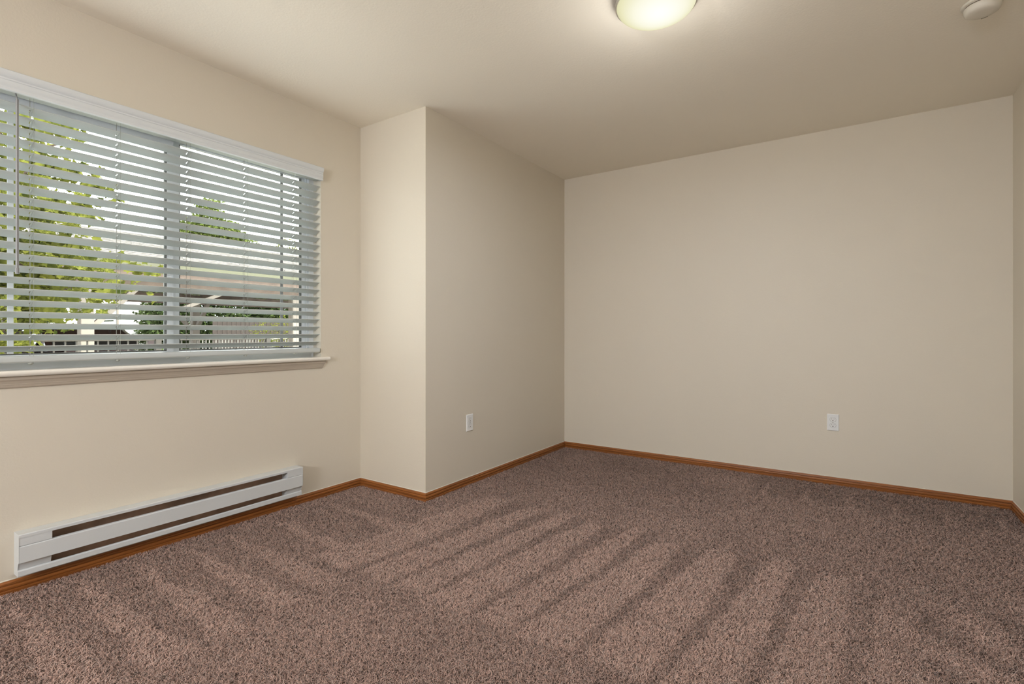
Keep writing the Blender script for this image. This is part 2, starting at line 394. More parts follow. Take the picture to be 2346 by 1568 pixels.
# ---------------------------------------------------------------- outlets
def outlet(loc, rz, label):
    t = empty('wall_outlet', loc); t.rotation_euler = (0, 0, rz)
    tag(t, label, 'outlet')
    # local: plate in x-z plane, front toward -y
    w, h, d = 0.035, 0.0572, 0.0055
    def ring(a, b, y): return [(-a, y, -b), (a, y, -b), (a, y, b), (-a, y, b)]
    MB().sweep([ring(w, h, 0), ring(w, h, -0.002), ring(w-0.0035, h-0.0035, -d)]).build('cover_plate', M['plate'], t)
    for s in (1, -1):
        cz = s*0.0193
        pts = []
        for i in range(28):
            a = 2*PI*i/28; x = 0.0172*math.cos(a); z = 0.0172*math.sin(a); z = max(-0.0142, min(0.0142, z)); pts.append((x, z))
        m = MB(); m.sweep([[(x, -d+0.0005, cz+z) for x, z in pts], [(x*0.99, -d-0.0012, cz+z*0.99) for x, z in pts]])
        r = m.build('receptacle_face', M['plate'], t)
        mg = MB(); mg.sweep([[(x*1.07, -d-0.0001, cz+z*1.07) for x, z in pts], [(x*1.07, -d-0.0004, cz+z*1.07) for x, z in pts]])
        mg.build('recess_line', M['slotgrey'], r)
        m = MB(); m.box(-0.0078, -0.0054, -d-0.0015, -d-0.001, cz+0.001, cz+0.0095); m.box(0.0056, 0.0076, -d-0.0015, -d-0.001, cz+0.0018, cz+0.0088)
        m.build('blade_slot', M['slotgrey'], r)
        m = MB(); m.tube((0, -d-0.0010, cz-0.0068), (0, -d-0.0016, cz-0.0068), 0.0031, 10); m.build('ground_hole', M['slot'], r)
    m = MB(); m.tube((0, -d+0.0005, 0), (0, -d-0.0010, 0), 0.0028, 12); m.build('screw', M['slotgrey'], t)
    return t
outlet((AX, 2.747, 0.4265), PI/2, 'white duplex outlet on the narrow shaded wall left of the far corner')
outlet((-0.121, BY, 0.429), 0.0, 'white duplex outlet on the wide back wall, right half of the room')

# ---------------------------------------------------------------- ceiling light
LX, LY = -0.684, 2.092
cl = empty('ceiling_light', (LX, LY, H))
tag(cl, 'round flush-mount ceiling light with a glowing frosted dome', 'ceiling light')
MB().lathe([(0.0001, 0), (0.158, 0), (0.160, -0.004), (0.160, -0.024), (0.150, -0.026), (0.0001, -0.026)], 64).build('ceiling_pan', M['nickel'], cl, smooth=True)
MB().lathe([(0.156, -0.022), (0.164, -0.024), (0.1665, -0.028), (0.1665, -0.033), (0.163, -0.037), (0.157, -0.036)], 64).build('trim_ring', M['nickel'], cl, smooth=True)
m, nt, b = newmat('frosted_glowing_glass'); nt.nodes.remove(b)
tc = nt.nodes.new('ShaderNodeTexCoord'); mp = nt.nodes.new('ShaderNodeMapping'); mp.inputs['Location'].default_value = (-0.02, 0.02, 0); mp.inputs['Scale'].default_value = (1, 1, 0.6)
ln = nt.nodes.new('ShaderNodeVectorMath'); ln.operation = 'LENGTH'
nt.links.new(tc.outputs['Object'], mp.inputs[0]); nt.links.new(mp.outputs[0], ln.inputs[0])
mul = nt.nodes.new('ShaderNodeMath'); mul.operation = 'MULTIPLY'; mul.inputs[1].default_value = 5.0; nt.links.new(ln.outputs['Value'], mul.inputs[0])
r = ramp(nt, mul.outputs[0], [(0.25, (1.0, 1.0, 0.96)), (0.55, (0.93, 0.91, 0.74)), (0.78, (0.80, 0.77, 0.50)), (0.9, (0.66, 0.63, 0.38))])
em = nt.nodes.new('ShaderNodeEmission'); em.inputs[1].default_value = 1.05; nt.links.new(r.outputs[0], em.inputs[0]); nt.links.new(em.outputs[0], nt.nodes['Material Output'].inputs[0])
prof = [(0.160*math.cos(a), -0.032-0.058*math.sin(a)) for a in [i*PI/2/16 for i in range(16)]] + [(0.0001, -0.090)]
MB().lathe(prof, 64).build('glass_dome', m, cl, smooth=True)
ld = bpy.data.lights.new('lamp_light', 'AREA'); ld.shape = 'DISK'; ld.size = 0.30; ld.energy = LAMP; ld.color = (0.90, 0.98, 1.12)
lo = bpy.data.objects.new('lamp_light', ld); link(lo, cl); lo.location = (0, 0, -0.125); lo.visible_camera = False
gd = bpy.data.lights.new('lamp_glow', 'POINT'); gd.shadow_soft_size = 0.12; gd.energy = GLOW; gd.color = (1.0, 0.985, 0.955)
go = bpy.data.objects.new('lamp_glow', gd); link(go, cl); go.location = (0, 0, -0.30); go.visible_camera = False

# fill light added behind the camera, with no real lamp there
ed = bpy.data.lights.new('rear_fill', 'POINT'); ed.shadow_soft_size = 0.30; ed.energy = REAR_FILL; ed.color = (0.92, 0.98, 1.12)
eo = bpy.data.objects.new('rear_fill', ed); link(eo); eo.location = (-1.1, -2.5, 1.5)

# ---------------------------------------------------------------- smoke detector
sd = empty('smoke_detector', (0.450, 2.902, H))
tag(sd, 'round off-white smoke detector on the ceiling near the right wall', 'smoke detector')
MB().lathe([(0.0001, 0), (0.068, 0), (0.070, -0.002), (0.069, -0.009), (0.064, -0.012), (0.0001, -0.012)], 48).build('mounting_base', M['alarm'], sd, smooth=True)
MB().lathe([(0.0001, -0.011), (0.0575, -0.011), (0.0575, -0.0155), (0.0001, -0.0155)], 48).build('seam', M['alarm_dark'], sd)
MB().lathe([(0.0001, -0.015), (0.058, -0.015), (0.0605, -0.017), (0.0600, -0.030), (0.056, -0.040), (0.047, -0.0455), (0.030, -0.047), (0.0001, -0.047)], 48).build('cover', M['alarm'], sd, smooth=True)
m = MB()
for i in range(5):
    a = math.radians(62 + i*5.5); m.tube((0.047*math.cos(a), 0.047*math.sin(a), -0.0440), (0.047*math.cos(a), 0.047*math.sin(a), -0.0465), 0.0017, 8)
m.build('sounder_hole', M['slot'], sd)

# ---------------------------------------------------------------- carpet pile (vacuum tracks set the lean of the tufts)
rs = np.random.RandomState(11)
def vnoise(x, y, sc, seed):
    """smooth value noise in [-1, 1]"""
    r = np.random.RandomState(seed); G = r.uniform(-1, 1, (64, 64))
    X = x/sc + 17.3; Y = y/sc + 9.1
    i = np.floor(X).astype(int); j = np.floor(Y).astype(int); u = X-i; v = Y-j
    u = u*u*(3-2*u); v = v*v*(3-2*v)
    g = lambda a, b: G[a % 64, b % 64]
    return (g(i, j)*(1-u) + g(i+1, j)*u)*(1-v) + (g(i, j+1)*(1-u) + g(i+1, j+1)*u)*v
def sst(a, b, t):
    t = np.clip((t-a)/(b-a), 0, 1); return t*t*(3-2*t)
def pile_tone(x, y):
    """+1 pile combed away (light), -1 pile combed back (dark)"""
    x = x + 0.012*vnoise(x, y, 0.07, 1); y = y + 0.02*vnoise(x, y, 0.09, 2)
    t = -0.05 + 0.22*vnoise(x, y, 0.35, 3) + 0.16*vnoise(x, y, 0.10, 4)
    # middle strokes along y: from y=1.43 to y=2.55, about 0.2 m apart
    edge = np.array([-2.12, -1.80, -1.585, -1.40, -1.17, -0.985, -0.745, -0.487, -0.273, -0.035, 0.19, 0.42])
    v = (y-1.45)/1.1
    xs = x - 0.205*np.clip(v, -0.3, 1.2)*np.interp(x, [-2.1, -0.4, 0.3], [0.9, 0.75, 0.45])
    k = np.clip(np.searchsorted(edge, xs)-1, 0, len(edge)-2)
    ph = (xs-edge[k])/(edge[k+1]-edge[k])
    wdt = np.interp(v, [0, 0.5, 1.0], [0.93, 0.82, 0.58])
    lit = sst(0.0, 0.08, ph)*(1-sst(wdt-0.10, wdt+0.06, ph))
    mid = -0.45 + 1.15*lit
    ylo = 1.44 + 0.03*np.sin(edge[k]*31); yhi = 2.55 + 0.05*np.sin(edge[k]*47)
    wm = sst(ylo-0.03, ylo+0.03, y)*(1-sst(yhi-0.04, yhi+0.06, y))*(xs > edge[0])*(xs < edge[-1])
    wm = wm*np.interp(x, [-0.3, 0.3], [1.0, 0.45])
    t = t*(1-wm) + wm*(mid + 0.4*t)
    # wedges combed out from the window wall
    yc = np.array([0.36, 0.555, 0.755, 0.95, 1.155, 1.345, 1.60, 1.95])
    kk = np.abs(y[:, None]-yc[None, :]).argmin(1); dy = y - yc[kk] + 0.03*(x+2.6)
    s = np.clip((x+2.68)/0.88, 0, 1)
    hw = 0.008 + 0.062*s
    wed = 1-sst(hw*0.7, hw*1.2+0.006, np.abs(dy))
    wl = sst(-2.70, -2.64, x)*(1-sst(-1.83, -1.72, x))*(y < 2.05)*(xs < edge[0]+0.04+10*(y < 1.44))
    t = t*(1-wl) + wl*(-0.35 + 1.0*wed + 0.35*t)
    # darker pile between the return wall and the strokes, far band along the back wall with spikes
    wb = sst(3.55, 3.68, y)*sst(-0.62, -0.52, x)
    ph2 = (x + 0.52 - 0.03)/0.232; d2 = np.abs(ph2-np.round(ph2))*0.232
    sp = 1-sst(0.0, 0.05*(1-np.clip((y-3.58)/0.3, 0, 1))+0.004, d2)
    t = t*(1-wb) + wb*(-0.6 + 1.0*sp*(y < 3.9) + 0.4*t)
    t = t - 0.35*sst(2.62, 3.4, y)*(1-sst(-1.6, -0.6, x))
    # foreground right: loose arcs
    r = np.hypot(x-0.9, y-2.9); arc = np.sin(r*26 + 1.5*vnoise(x, y, 0.25, 5))
    wr = sst(0.0, 0.25, x)*(1-sst(2.5, 2.7, y))
    t = t*(1-0.5*wr) + 0.45*wr*arc
    return np.clip(t, -1, 1)

def make_pile():
    pts = []
    def inroom(x, y):
        return (x > WX+0.010) & (x < RX-0.010) & (y > FY+0.01) & (y < BY-0.010) & ~((x < AX+0.010) & (y > RY-0.010))
    cells = 0.10
    X0 = np.arange(WX, RX, cells); Y0 = np.arange(FY, BY, cells)
    for a in X0:
        for b in Y0:
            d = math.hypot(a+0.05, b+0.05)
            fwd = (a+.05)*-0.557 + (b+.05)*0.8305
            seen = fwd > 1.15 and abs((a+.05)*0.8305 + (b+.05)*0.557) < fwd*1.06+0.15
            dens = 88000*min(1.0, (1.75/d)**1.35) if seen else 9000
            n = int(dens*cells*cells)
            pts.append(np.stack([a+rs.rand(n)*cells, b+rs.rand(n)*cells, np.full(n, 1.0/math.sqrt(dens))], 1))
    P = np.concatenate(pts); P = P[inroom(P[:, 0], P[:, 1])]
    n = len(P); x, y, sp = P.T
    t = pile_tone(x, y)
    # lean: light strokes lean away from the room entrance, dark ones toward it
    ang = rs.uniform(0, 2*PI, n)
    lx = 0.0068*np.cos(ang); ly = 0.0068*np.sin(ang) + 0.0028*t
    hgt = 0.0085 + 0.0032*rs.rand(n) - 0.0010*np.abs(t) + 0.001*vnoise(x, y, 0.03, 6)
    w = np.clip(sp*0.40, 0.0013, 0.0042)*(0.8+0.5*rs.rand(n))
    fa = rs.uniform(0, PI, n); wx = np.cos(fa)*w/2; wy = np.sin(fa)*w/2
    tw = rs.uniform(0.4, 1.6, n); fb = fa+tw; wx2 = np.cos(fb)*w*0.55; wy2 = np.sin(fb)*w*0.55
    kx = 0.0026*rs.randn(n); ky = 0.0026*rs.randn(n)
    V = np.empty((n, 6, 3), np.float32)
    z0 = np.full(n, 0.001)
    V[:, 0] = np.stack([x-wx, y-wy, z0], 1); V[:, 1] = np.stack([x+wx, y+wy, z0], 1)
    mx, my = x+lx*0.45+kx, y+ly*0.45+ky
    V[:, 2] = np.stack([mx+wx2, my+wy2, hgt*0.62], 1); V[:, 3] = np.stack([mx-wx2, my-wy2, hgt*0.62], 1)
    tx, ty = x+lx*1.25-kx*0.3, y+ly*1.25-ky*0.3
    fc = fb+tw; wx3 = np.cos(fc)*w*0.42; wy3 = np.sin(fc)*w*0.42
    V[:, 4] = np.stack([tx+wx3, ty+wy3, hgt], 1); V[:, 5] = np.stack([tx-wx3, ty-wy3, hgt*0.97], 1)
    base = (np.arange(n)*6)[:, None]
    F = np.concatenate([base+np.array([[0, 1, 2, 3]]), base+np.array([[3, 2, 4, 5]])], 1).reshape(-1)
    me = bpy.data.meshes.new('carpet_pile')
    me.vertices.add(n*6); me.vertices.foreach_set('co', V.reshape(-1))
    me.loops.add(n*8); me.loops.foreach_set('vertex_index', F.astype(np.int32))
    me.polygons.add(n*2); me.polygons.foreach_set('loop_start', (np.arange(n*2)*4).astype(np.int32))
    me.polygons.foreach_set('loop_total', np.full(n*2, 4, np.int32))
    me.update(calc_edges=True)
    # yarn colour: heather of three dyes; light and dark of the combed strokes is painted in
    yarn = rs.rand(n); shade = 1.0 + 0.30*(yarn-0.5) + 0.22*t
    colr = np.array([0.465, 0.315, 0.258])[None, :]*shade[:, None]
    grey = (rs.rand(n) < 0.22)[:, None]; colr = np.where(grey, colr*np.array([0.86, 0.98, 1.02]), colr)
    dark = (rs.rand(n) < 0.12)[:, None]; colr = np.where(dark, colr*0.62, colr)
    C = np.ones((n, 6, 4), np.float32); C[:, :, :3] = colr[:, None, :]
    ca = me.color_attributes.new('yarn', 'FLOAT_COLOR', 'POINT'); ca.data.foreach_set('color', C.reshape(-1))
    m, nt, b = newmat('carpet_yarn'); at = nt.nodes.new('ShaderNodeAttribute'); at.attribute_name = 'yarn'
    nt.links.new(at.outputs['Color'], b.inputs['Base Color']); b.inputs['Roughness'].default_value = 0.9
    b.inputs['Specular IOR Level'].default_value = 0.15; b.inputs['Sheen Weight'].default_value = 0.15
    me.materials.append(m)
    o = bpy.data.objects.new('carpet', me); link(o)
    tag(o, 'brown pink cut pile carpet with pale vacuum tracks, covering the floor wall to wall', 'carpet', kind='stuff')
    return n
NP = make_pile(); print('TUFTS', NP)

# ---------------------------------------------------------------- outside
GZ = -0.30
g = struct(MB().box(-60, -9.4, -40, 60, GZ-0.2, GZ).build('ground', M['asphalt']))
g = struct(MB().box(-7.2, WX-T, -40, 60, GZ-0.2, GZ+0.01).build('bounce_ground', plain('pale_bounce_surface', (0.50, 0.48, 0.44), 0.9, var=0.08, scale=3)))  # unseen pale ground, added to bounce light up through the slats
g = struct(MB().box(-9.4, -7.2, -40, 60, GZ-0.2, GZ+0.012).build('garden_bed', M['grass']))

def leaf_mesh(kind, mat):
    me = bpy.data.meshes.new('leaf')
    if kind == 'maple':
        o = [(0, -0.5), (0.16, -0.36), (0.46, -0.34), (0.34, -0.05), (0.50, 0.18), (0.22, 0.20), (0.0, 0.55), (-0.22, 0.20), (-0.50, 0.18), (-0.34, -0.05), (-0.46, -0.34), (-0.16, -0.36)]
        v = [(0, -0.05, -0.04)] + [(x, y, 0.10*abs(x)*2 - 0.12*max(0, y)) for x, y in o]
        fs = [(0, i+1, (i+1) % len(o)+1) for i in range(len(o))]
    else:
        v = [(0, -0.5, 0), (0.24, 0, 0.06), (0, 0.5, -0.05), (-0.24, 0, 0.06)]; fs = [(0, 1, 2), (0, 2, 3)]
    me.from_pydata(v, [], fs); me.materials.append(mat); return me
def place(v, f, n, P, Rz, Rx, Ry, s):
    """batch copies of a small mesh (v, f) into arrays"""
    v = np.array(v); cz, sz, cx_, sx, cy, sy = np.cos(Rz), np.sin(Rz), np.cos(Rx), np.sin(Rx), np.cos(Ry), np.sin(Ry)
    X, Y, Z = v[:, 0][None, :]*s[:, None], v[:, 1][None, :]*s[:, None], v[:, 2][None, :]*s[:, None]
    Y, Z = Y*cx_[:, None]-Z*sx[:, None], Y*sx[:, None]+Z*cx_[:, None]
    X, Z = X*cy[:, None]+Z*sy[:, None], -X*sy[:, None]+Z*cy[:, None]
    X, Y = X*cz[:, None]-Y*sz[:, None], X*sz[:, None]+Y*cz[:, None]
    V = np.stack([X, Y, Z], 2) + P[:, None, :]
    return V
def foliage(name, lm, P, smin, smax, parent, r, up=0.5, offset=(0, 0, 0)):
    n = len(P); v = [tuple(q.co) for q in lm.vertices]; f = [tuple(p.vertices) for p in lm.polygons]
    V = place(v, f, n, P-np.array(offset), r.uniform(0, 2*PI, n), r.normal(0, up, n), r.normal(0, up, n), r.uniform(smin, smax, n))
    F = np.array(f)[None, :, :] + (np.arange(n)*len(v))[:, None, None]
    me = bpy.data.meshes.new(name); F = F.reshape(-1, 3)
    me.vertices.add(n*len(v)); me.vertices.foreach_set('co', V.astype(np.float32).reshape(-1))
    me.loops.add(F.size); me.loops.foreach_set('vertex_index', F.astype(np.int32).reshape(-1))
    me.polygons.add(len(F)); me.polygons.foreach_set('loop_start', (np.arange(len(F))*3).astype(np.int32)); me.polygons.foreach_set('loop_total', np.full(len(F), 3, np.int32))
    me.update(calc_edges=True); me.materials.append(lm.materials[0])
    o = bpy.data.objects.new(name, me); link(o, parent); o['kind'] = 'stuff'; return o
def cloud(blobs, dens, r, hollow=0.45):
    out = []
    for x, y, z, a, b, c in blobs:
        n = max(8, int(dens*a*b*c*4)); q = r.normal(size=(n, 3)); q /= np.linalg.norm(q, axis=1)[:, None]
        q *= (hollow + (1-hollow)*r.rand(n))[:, None]
        out.append(q*np.array([a, b, c]) + np.array([x, y, z]))
    return np.concatenate(out)
def limbs(base, tips, r0, parent, mat, rr):
    m = MB(); b = Vector(base)
    for t in tips:
        t = Vector(t); mid = b.lerp(t, 0.5) + Vector((rr.uniform(-.1, .1), rr.uniform(-.1, .1), 0.12))
        m.tube(b, mid, r0, 7, r0*0.6); m.tube(mid, t, r0*0.6, 6, r0*0.15)
    return m
def tree(name, label, cat, base, height, r0, blobs, dens, lm, smin, smax, seed, group=None, up=0.6):
    t = empty(name, base); tag(t, label, cat, group)
    rr = random.Random(seed); r = np.random.RandomState(seed)
    m = MB(); top = Vector((0, 0, height)); m.tube((0, 0, 0), (0.03, 0.02, height*0.5), r0, 10, r0*0.75); m.tube((0.03, 0.02, height*0.5), top, r0*0.75, 8, r0*0.3)
    m.build('trunk', M['bark'], t)
    o3 = np.array(base)
    lim = MB()
    for bx in blobs[:14]:
        tip = Vector((bx[0]-base[0], bx[1]-base[1], bx[2]-base[2])); s = Vector((0.02, 0.01, height*rr.uniform(0.25, 0.85)))
        mid = s.lerp(tip, 0.5) + Vector((rr.uniform(-.1, .1), rr.uniform(-.1, .1), 0.1))
        lim.tube(s, mid, r0*0.38, 6, r0*0.25); lim.tube(mid, tip, r0*0.25, 5, r0*0.06)
    lim.build('branch', M['bark'], t)
    P = cloud(blobs, dens, r)
    foliage('foliage', lm, P, smin, smax, t, r, up, base)
    return t, r

def PX(px, py, x):
    """world point on the plane at distance x (negative) seen past window pixel"""
    X = (px-1173)/1169.0; r = (X*0.8305-0.557, X*0.557+0.8305, (764-py)/1169.0); t = x/r[0]
    return (x, r[1]*t, 1.04+r[2]*t)
maple = leaf_mesh('maple', M['leaf']); oval = leaf_mesh('oval', M['leaf_far']); ovald = leaf_mesh('oval', M['leaf_dark'])

# --- near broad-leaved tree, left half of the window
NB = [(-6.719,1.37,2.98,.19),(-6.229,1.42,2.92,.2),(-6.508,1.67,3.03,.19),(-6.134,1.74,2.88,.12),(-6.099,1.25,2.5,.23),(-6.995,1.66,2.77,.27),(-7.079,1.93,2.81,.22),
 (-5.76,1.76,2.37,.17),(-6.685,2.27,2.5,.09),(-6.725,1.4,2.27,.29),(-5.507,1.36,2.06,.25),(-6.348,1.83,2.27,.18),(-5.762,1.18,1.77,.25),(-6.338,1.53,1.88,.29),(-6.077,1.72,1.88,.16),
 (-6.859,1.43,1.57,.3),(-6.084,1.5,1.53,.28),(-5.711,1.65,1.6,.23),(-6.263,2.05,1.77,.15),(-5.914,2.16,1.67,.13),(-6.026,2.35,1.67,.09),(-6.998,2.17,1.5,.22),(-5.887,2.04,1.48,.12),
 (-6.154,2.36,1.43,.08),(-6.618,1.47,1.23,.27),(-7.05,1.75,1.27,.24),(-5.715,1.70,1.25,.13),(-5.95,1.15,0.92,.16),(-5.694,1.25,0.95,.12),(-5.957,1.01,2.51,.25),(-5.626,.95,1.99,.27),
 (-6.468,1.1,1.67,.31),(-5.819,.99,1.19,.26),(-6.4,0.4,2.0,.5),(-6.4,0.3,2.9,.5),(-6.5,0.5,1.2,.4)]
tb = (-6.55, 1.02, GZ)
nt_ = empty('broadleaf_tree', tb); tag(nt_, 'near broad-leaved tree with bright yellow-green leaves filling the left window pane', 'tree')
rr = random.Random(5); rn = np.random.RandomState(5)
m = MB(); m.tube((0, 0, 0), (0.05, 0.0, 1.5), 0.06, 10, 0.045); m.tube((0.05, 0, 1.5), (0.0, 0.1, 3.4), 0.045, 8, 0.012); m.build('trunk', M['bark'], nt_)
for bx in NB[::3]:
    tip = Vector((bx[0]-tb[0], bx[1]-tb[1], bx[2]-tb[2])); s = Vector((0.04, 0.02, max(0.5, tip.z-rr.uniform(0.2, 0.6)))); mid = s.lerp(tip, 0.55) + Vector((0, 0, 0.07))
    MB().tube(s, mid, 0.018, 6, 0.011).tube(mid, tip, 0.011, 5, 0.004).build('branch', M['bark'], nt_)
NP_ = cloud([(x, y, z, r*1.5, r, r) for x, y, z, r in NB], 1900, rn, 0.15)
rng = np.hypot(NP_[:, 0], NP_[:, 1]); inv = (NP_[:, 1] > -NP_[:, 0]*0.19) & (NP_[:, 2] > 0.75) & (NP_[:, 2] < 3.2)
order = np.argsort(np.where(inv, rng, 99)); near = NP_[order[:300]]; rest = NP_[order[300:]]
foliage('foliage', maple, rest, 0.060, 0.100, nt_, rn, 0.75, tb)
for q in near:
    l = bpy.data.objects.new('leaf', maple); l.location = (q[0]-tb[0], q[1]-tb[1], q[2]-tb[2])
    l.rotation_euler = (rr.gauss(0, 0.75), rr.gauss(0, 0.75), rr.uniform(0, 2*PI)); l.scale = [rr.uniform(0.065, 0.105)]*3
    link(l, nt_)

# --- low plants below the tree
def shrub(label, base, blobs, lm, smin, smax, dens, seed, group=None, name='shrub'):
    t = empty(name, base); tag(t, label, 'shrub', group); r = np.random.RandomState(seed); rr = random.Random(seed)
    m = MB()
    for b in blobs[:8]: m.tube((rr.uniform(-.05, .05), rr.uniform(-.05, .05), 0), (b[0]-base[0], b[1]-base[1], b[2]-base[2]), 0.012, 5, 0.004)
    m.build('stem', M['bark'], t)
    foliage('foliage', lm, cloud(blobs, dens, r, 0.3), smin, smax, t, r, 0.7, base); return t
shrub('low green shrub at the foot of the bright broad-leaved tree', (-6.0, 1.5, GZ), [(-6.0, 1.2, 0.25, .4, .35, .42), (-6.1, 1.8, 0.3, .4, .35, .35), (-6.2, 2.4, 0.2, .4, .35, .4), (-6.4, 1.7, 0.45, .3, .3, .25)], leaf_mesh('oval', M['leaf_far']), 0.04, 0.07, 1500, 21)
shrub('small green shrub in front of the dark railing and the parked car', (-7.6, 3.0, GZ), [(-7.6, 2.9, 0.2, .35, .5, .45), (-7.65, 3.6, 0.15, .35, .4, .42), (-7.6, 2.2, 0.1, .35, .4, .35)], leaf_mesh('oval', M['leaf_far']), 0.05, 0.08, 900, 22)

# --- dark railing in front of the car bay
def railing(name, label, x, y0, y1, z0, z1, pitch, bw, mat, posts, cat='railing'):
    t = empty(name, (x, y0, z0)); tag(t, label, cat); L = y1-y0; h = z1-z0
    MB().box(-0.02, 0.02, 0, L, h-0.035, h).build('top_rail', mat, t, bevel=0.004)
    MB().box(-0.015, 0.015, 0, L, 0.08, 0.11).build('bottom_rail', mat, t)
    bm_ = MB().box(-bw/2, bw/2, -bw/2, bw/2, 0.11, h-0.035).build('baluster', mat, t); bm_.location = (0, pitch*0.5, 0)
    k = 1
    while pitch*(k+0.5) < L:
        o = bm_.copy(); o.location = (0, pitch*(k+0.5), 0); link(o, t); k += 1
    for py in posts:
        o = MB().box(-0.035, 0.035, -0.035, 0.035, 0, h+0.03).build('post', mat, t); o.location = (0, py-y0, 0)
    return t
railing('metal_railing', 'dark bronze metal railing in front of the parked car', -8.3, 1.6, 4.9, GZ, 0.97, 0.112, 0.016, M['rail_dark'], (1.6, 3.25, 4.9))
railing('metal_railing', 'pale cream metal railing far behind the carport, right window pane', -20.0, 9.0, 17.0, GZ, 0.83, 0.118, 0.030, M['rail_white'], (9.04, 12.0, 14.9))

# --- carport: shingled gable roof on painted posts
CX0, CX1, CXR = -9.6, -15.6, -12.6
EZ, RZ = 2.20, 3.13
CY0, CY1 = -8.0, 13.6
cp = empty('carport', (CX0, 2.9, GZ)); tag(cp, 'open carport with grey shingled roof on cream posts, across the yard', 'carport')
co = cp.location
def cb(mb, name, mat, parent=None, **k):
    mb.v = [(x-co[0], y-co[1], z-co[2]) for x, y, z in mb.v]; return mb.build(name, mat, parent or cp, **k)
sl = (RZ-EZ)/(CX0-CXR)
def roofz(x): return EZ + (CX0-x)*sl if x > CXR else RZ - (CXR-x)*sl
th = 0.06
m = MB(); m.sweep([[(CX0, y, EZ-th), (CXR, y, RZ-th), (CX1, y, EZ-th), (CX1, y, EZ), (CXR, y, RZ), (CX0, y, EZ)] for y in (CY0, CY1)])
roof = cb(m, 'roof_deck', M['beam'])
# shingle courses on the slope toward the house (stepped butts), one mesh part
nC = 22; m = MB(); rq = random.Random(9)
for i in range(nC):
    a0 = i/nC; a1 = (i+1)/nC + 0.006
    y = CY0
    while y < CY1:
        w = rq.uniform(0.9, 1.3); off = rq.uniform(0, 0.006)
        xa = CX0 + 0.03 - (CX0-CXR+0.03)*a0; xb = CX0 + 0.03 - (CX0-CXR+0.03)*a1
        za = EZ - 0.03*sl + (RZ-EZ+0.03*sl)*a0; zb = EZ - 0.03*sl + (RZ-EZ+0.03*sl)*a1
        m.sweep([[(xa, yy, za+0.012), (xa, yy, za+0.026+off), (xb, yy, zb+0.012), (xb, yy, zb+0.002)] for yy in (y, min(CY1, y+w-0.012))])
        y += w
o = cb(m, 'shingle_courses', M['shingle'], roof); o['kind'] = 'stuff'
cb(MB().sweep([[(CXR-0.14, y, roofz(CXR-0.14)+0.03), (CXR, y, RZ+0.05), (CXR+0.14, y, roofz(CXR+0.14)+0.03), (CXR, y, RZ+0.02)] for y in (CY0, CY1)]), 'ridge_cap', M['shingle'], roof)
cb(MB().sweep([[(CX0, y, EZ-0.13), (CX0+0.11, y, EZ-0.12), (CX0+0.13, y, EZ-0.02), (CX0+0.115, y, EZ-0.02), (CX0+0.10, y, EZ-0.105), (CX0+0.01, y, EZ-0.11), (CX0+0.01, y, EZ-0.02), (CX0, y, EZ-0.02)] for y in (CY0, CY1)]), 'gutter', M['fascia'])
cb(MB().box(CX0-0.04, CX0, CY0, CY1, EZ-0.22, EZ-0.03), 'fascia_board', M['beam'])
PY = (-4.2, -0.65, 2.92, 6.50, 10.1, 13.4)
for xr in (-10.0, -14.4):
    cb(MB().box(xr-0.07, xr+0.07, CY0+0.1, CY1-0.1, 1.80, 2.04), 'beam', M['beam'])
for y in PY:
    cb(MB().box(-14.4, -10.0, y-0.05, y+0.05, 1.86, 2.02), 'cross_beam', M['beam'])
for y in np.arange(CY0+0.4, CY1, 1.2):
    cb(MB().bar((CX0-0.05, y, EZ-0.11), (CXR, y, RZ-0.11), 0.05, 0.1), 'rafter', M['beam'])
    cb(MB().bar((CX1+0.05, y, EZ-0.11), (CXR, y, RZ-0.11), 0.05, 0.1), 'rafter', M['beam'])
for y in PY:
    for xr in (-10.0, -14.4):
        p = cb(MB().box(xr-0.085, xr+0.085, y-0.085, y+0.085, GZ, 1.80), 'post', M['cream'], bevel=0.008)
        s = 1 if xr < -12 else -1
        cb(MB().bar((xr, y-s*0.09, 1.15), (xr, y-s*0.70, 1.82), 0.08, 0.09, (1, 0, 0)), 'knee_brace', M['cream'])
        if xr > -12 and y == 6.50: continue
        cb(MB().bar((xr+s*0.09, y, 1.15), (xr+s*0.70, y, 1.82), 0.08, 0.09, (0, 1, 0)), 'knee_brace', M['cream'])

cb(MB().bar((-10.0, 4.15, 1.42), (-10.0, 5.42, 1.98), 0.06, 0.08, (1, 0, 0)), 'knee_brace', M['cream'])

# --- parked car, front toward the house
car = empty('parked_car', (-10.75, 3.65, GZ)); tag(car, 'dark brown car parked under the carport, seen front on behind the near post', 'car')
def ring(xl, hw, z0, z1, n=20, pw=3.2, top=1.0):
    pts = []
    for i in range(n):
        a = 2*PI*i/n; c_, s_ = math.cos(a), math.sin(a)
        yy = hw*math.copysign(abs(c_)**(2/pw), c_); zz = math.copysign(abs(s_)**(2/pw), s_)
        if zz > 0: yy *= 1-(1-top)*zz
        pts.append((-xl, yy, (z0+z1)/2 + zz*(z1-z0)/2))
    return pts
body = MB().sweep([ring(-0.02, .55, .42, .62), ring(0.0, .72, .30, .74), ring(0.12, .84, .22, .86), ring(0.5, .90, .20, .97, top=.93), ring(1.15, .92, .20, 1.06, top=.92), ring(2.3, .93, .20, 1.08, top=.93), ring(3.6, .92, .20, 1.10, top=.92), ring(4.3, .88, .24, 1.08, top=.9), ring(4.55, .78, .36, .98)])
bo_ = body.build('body', M['car'], car, smooth=True)
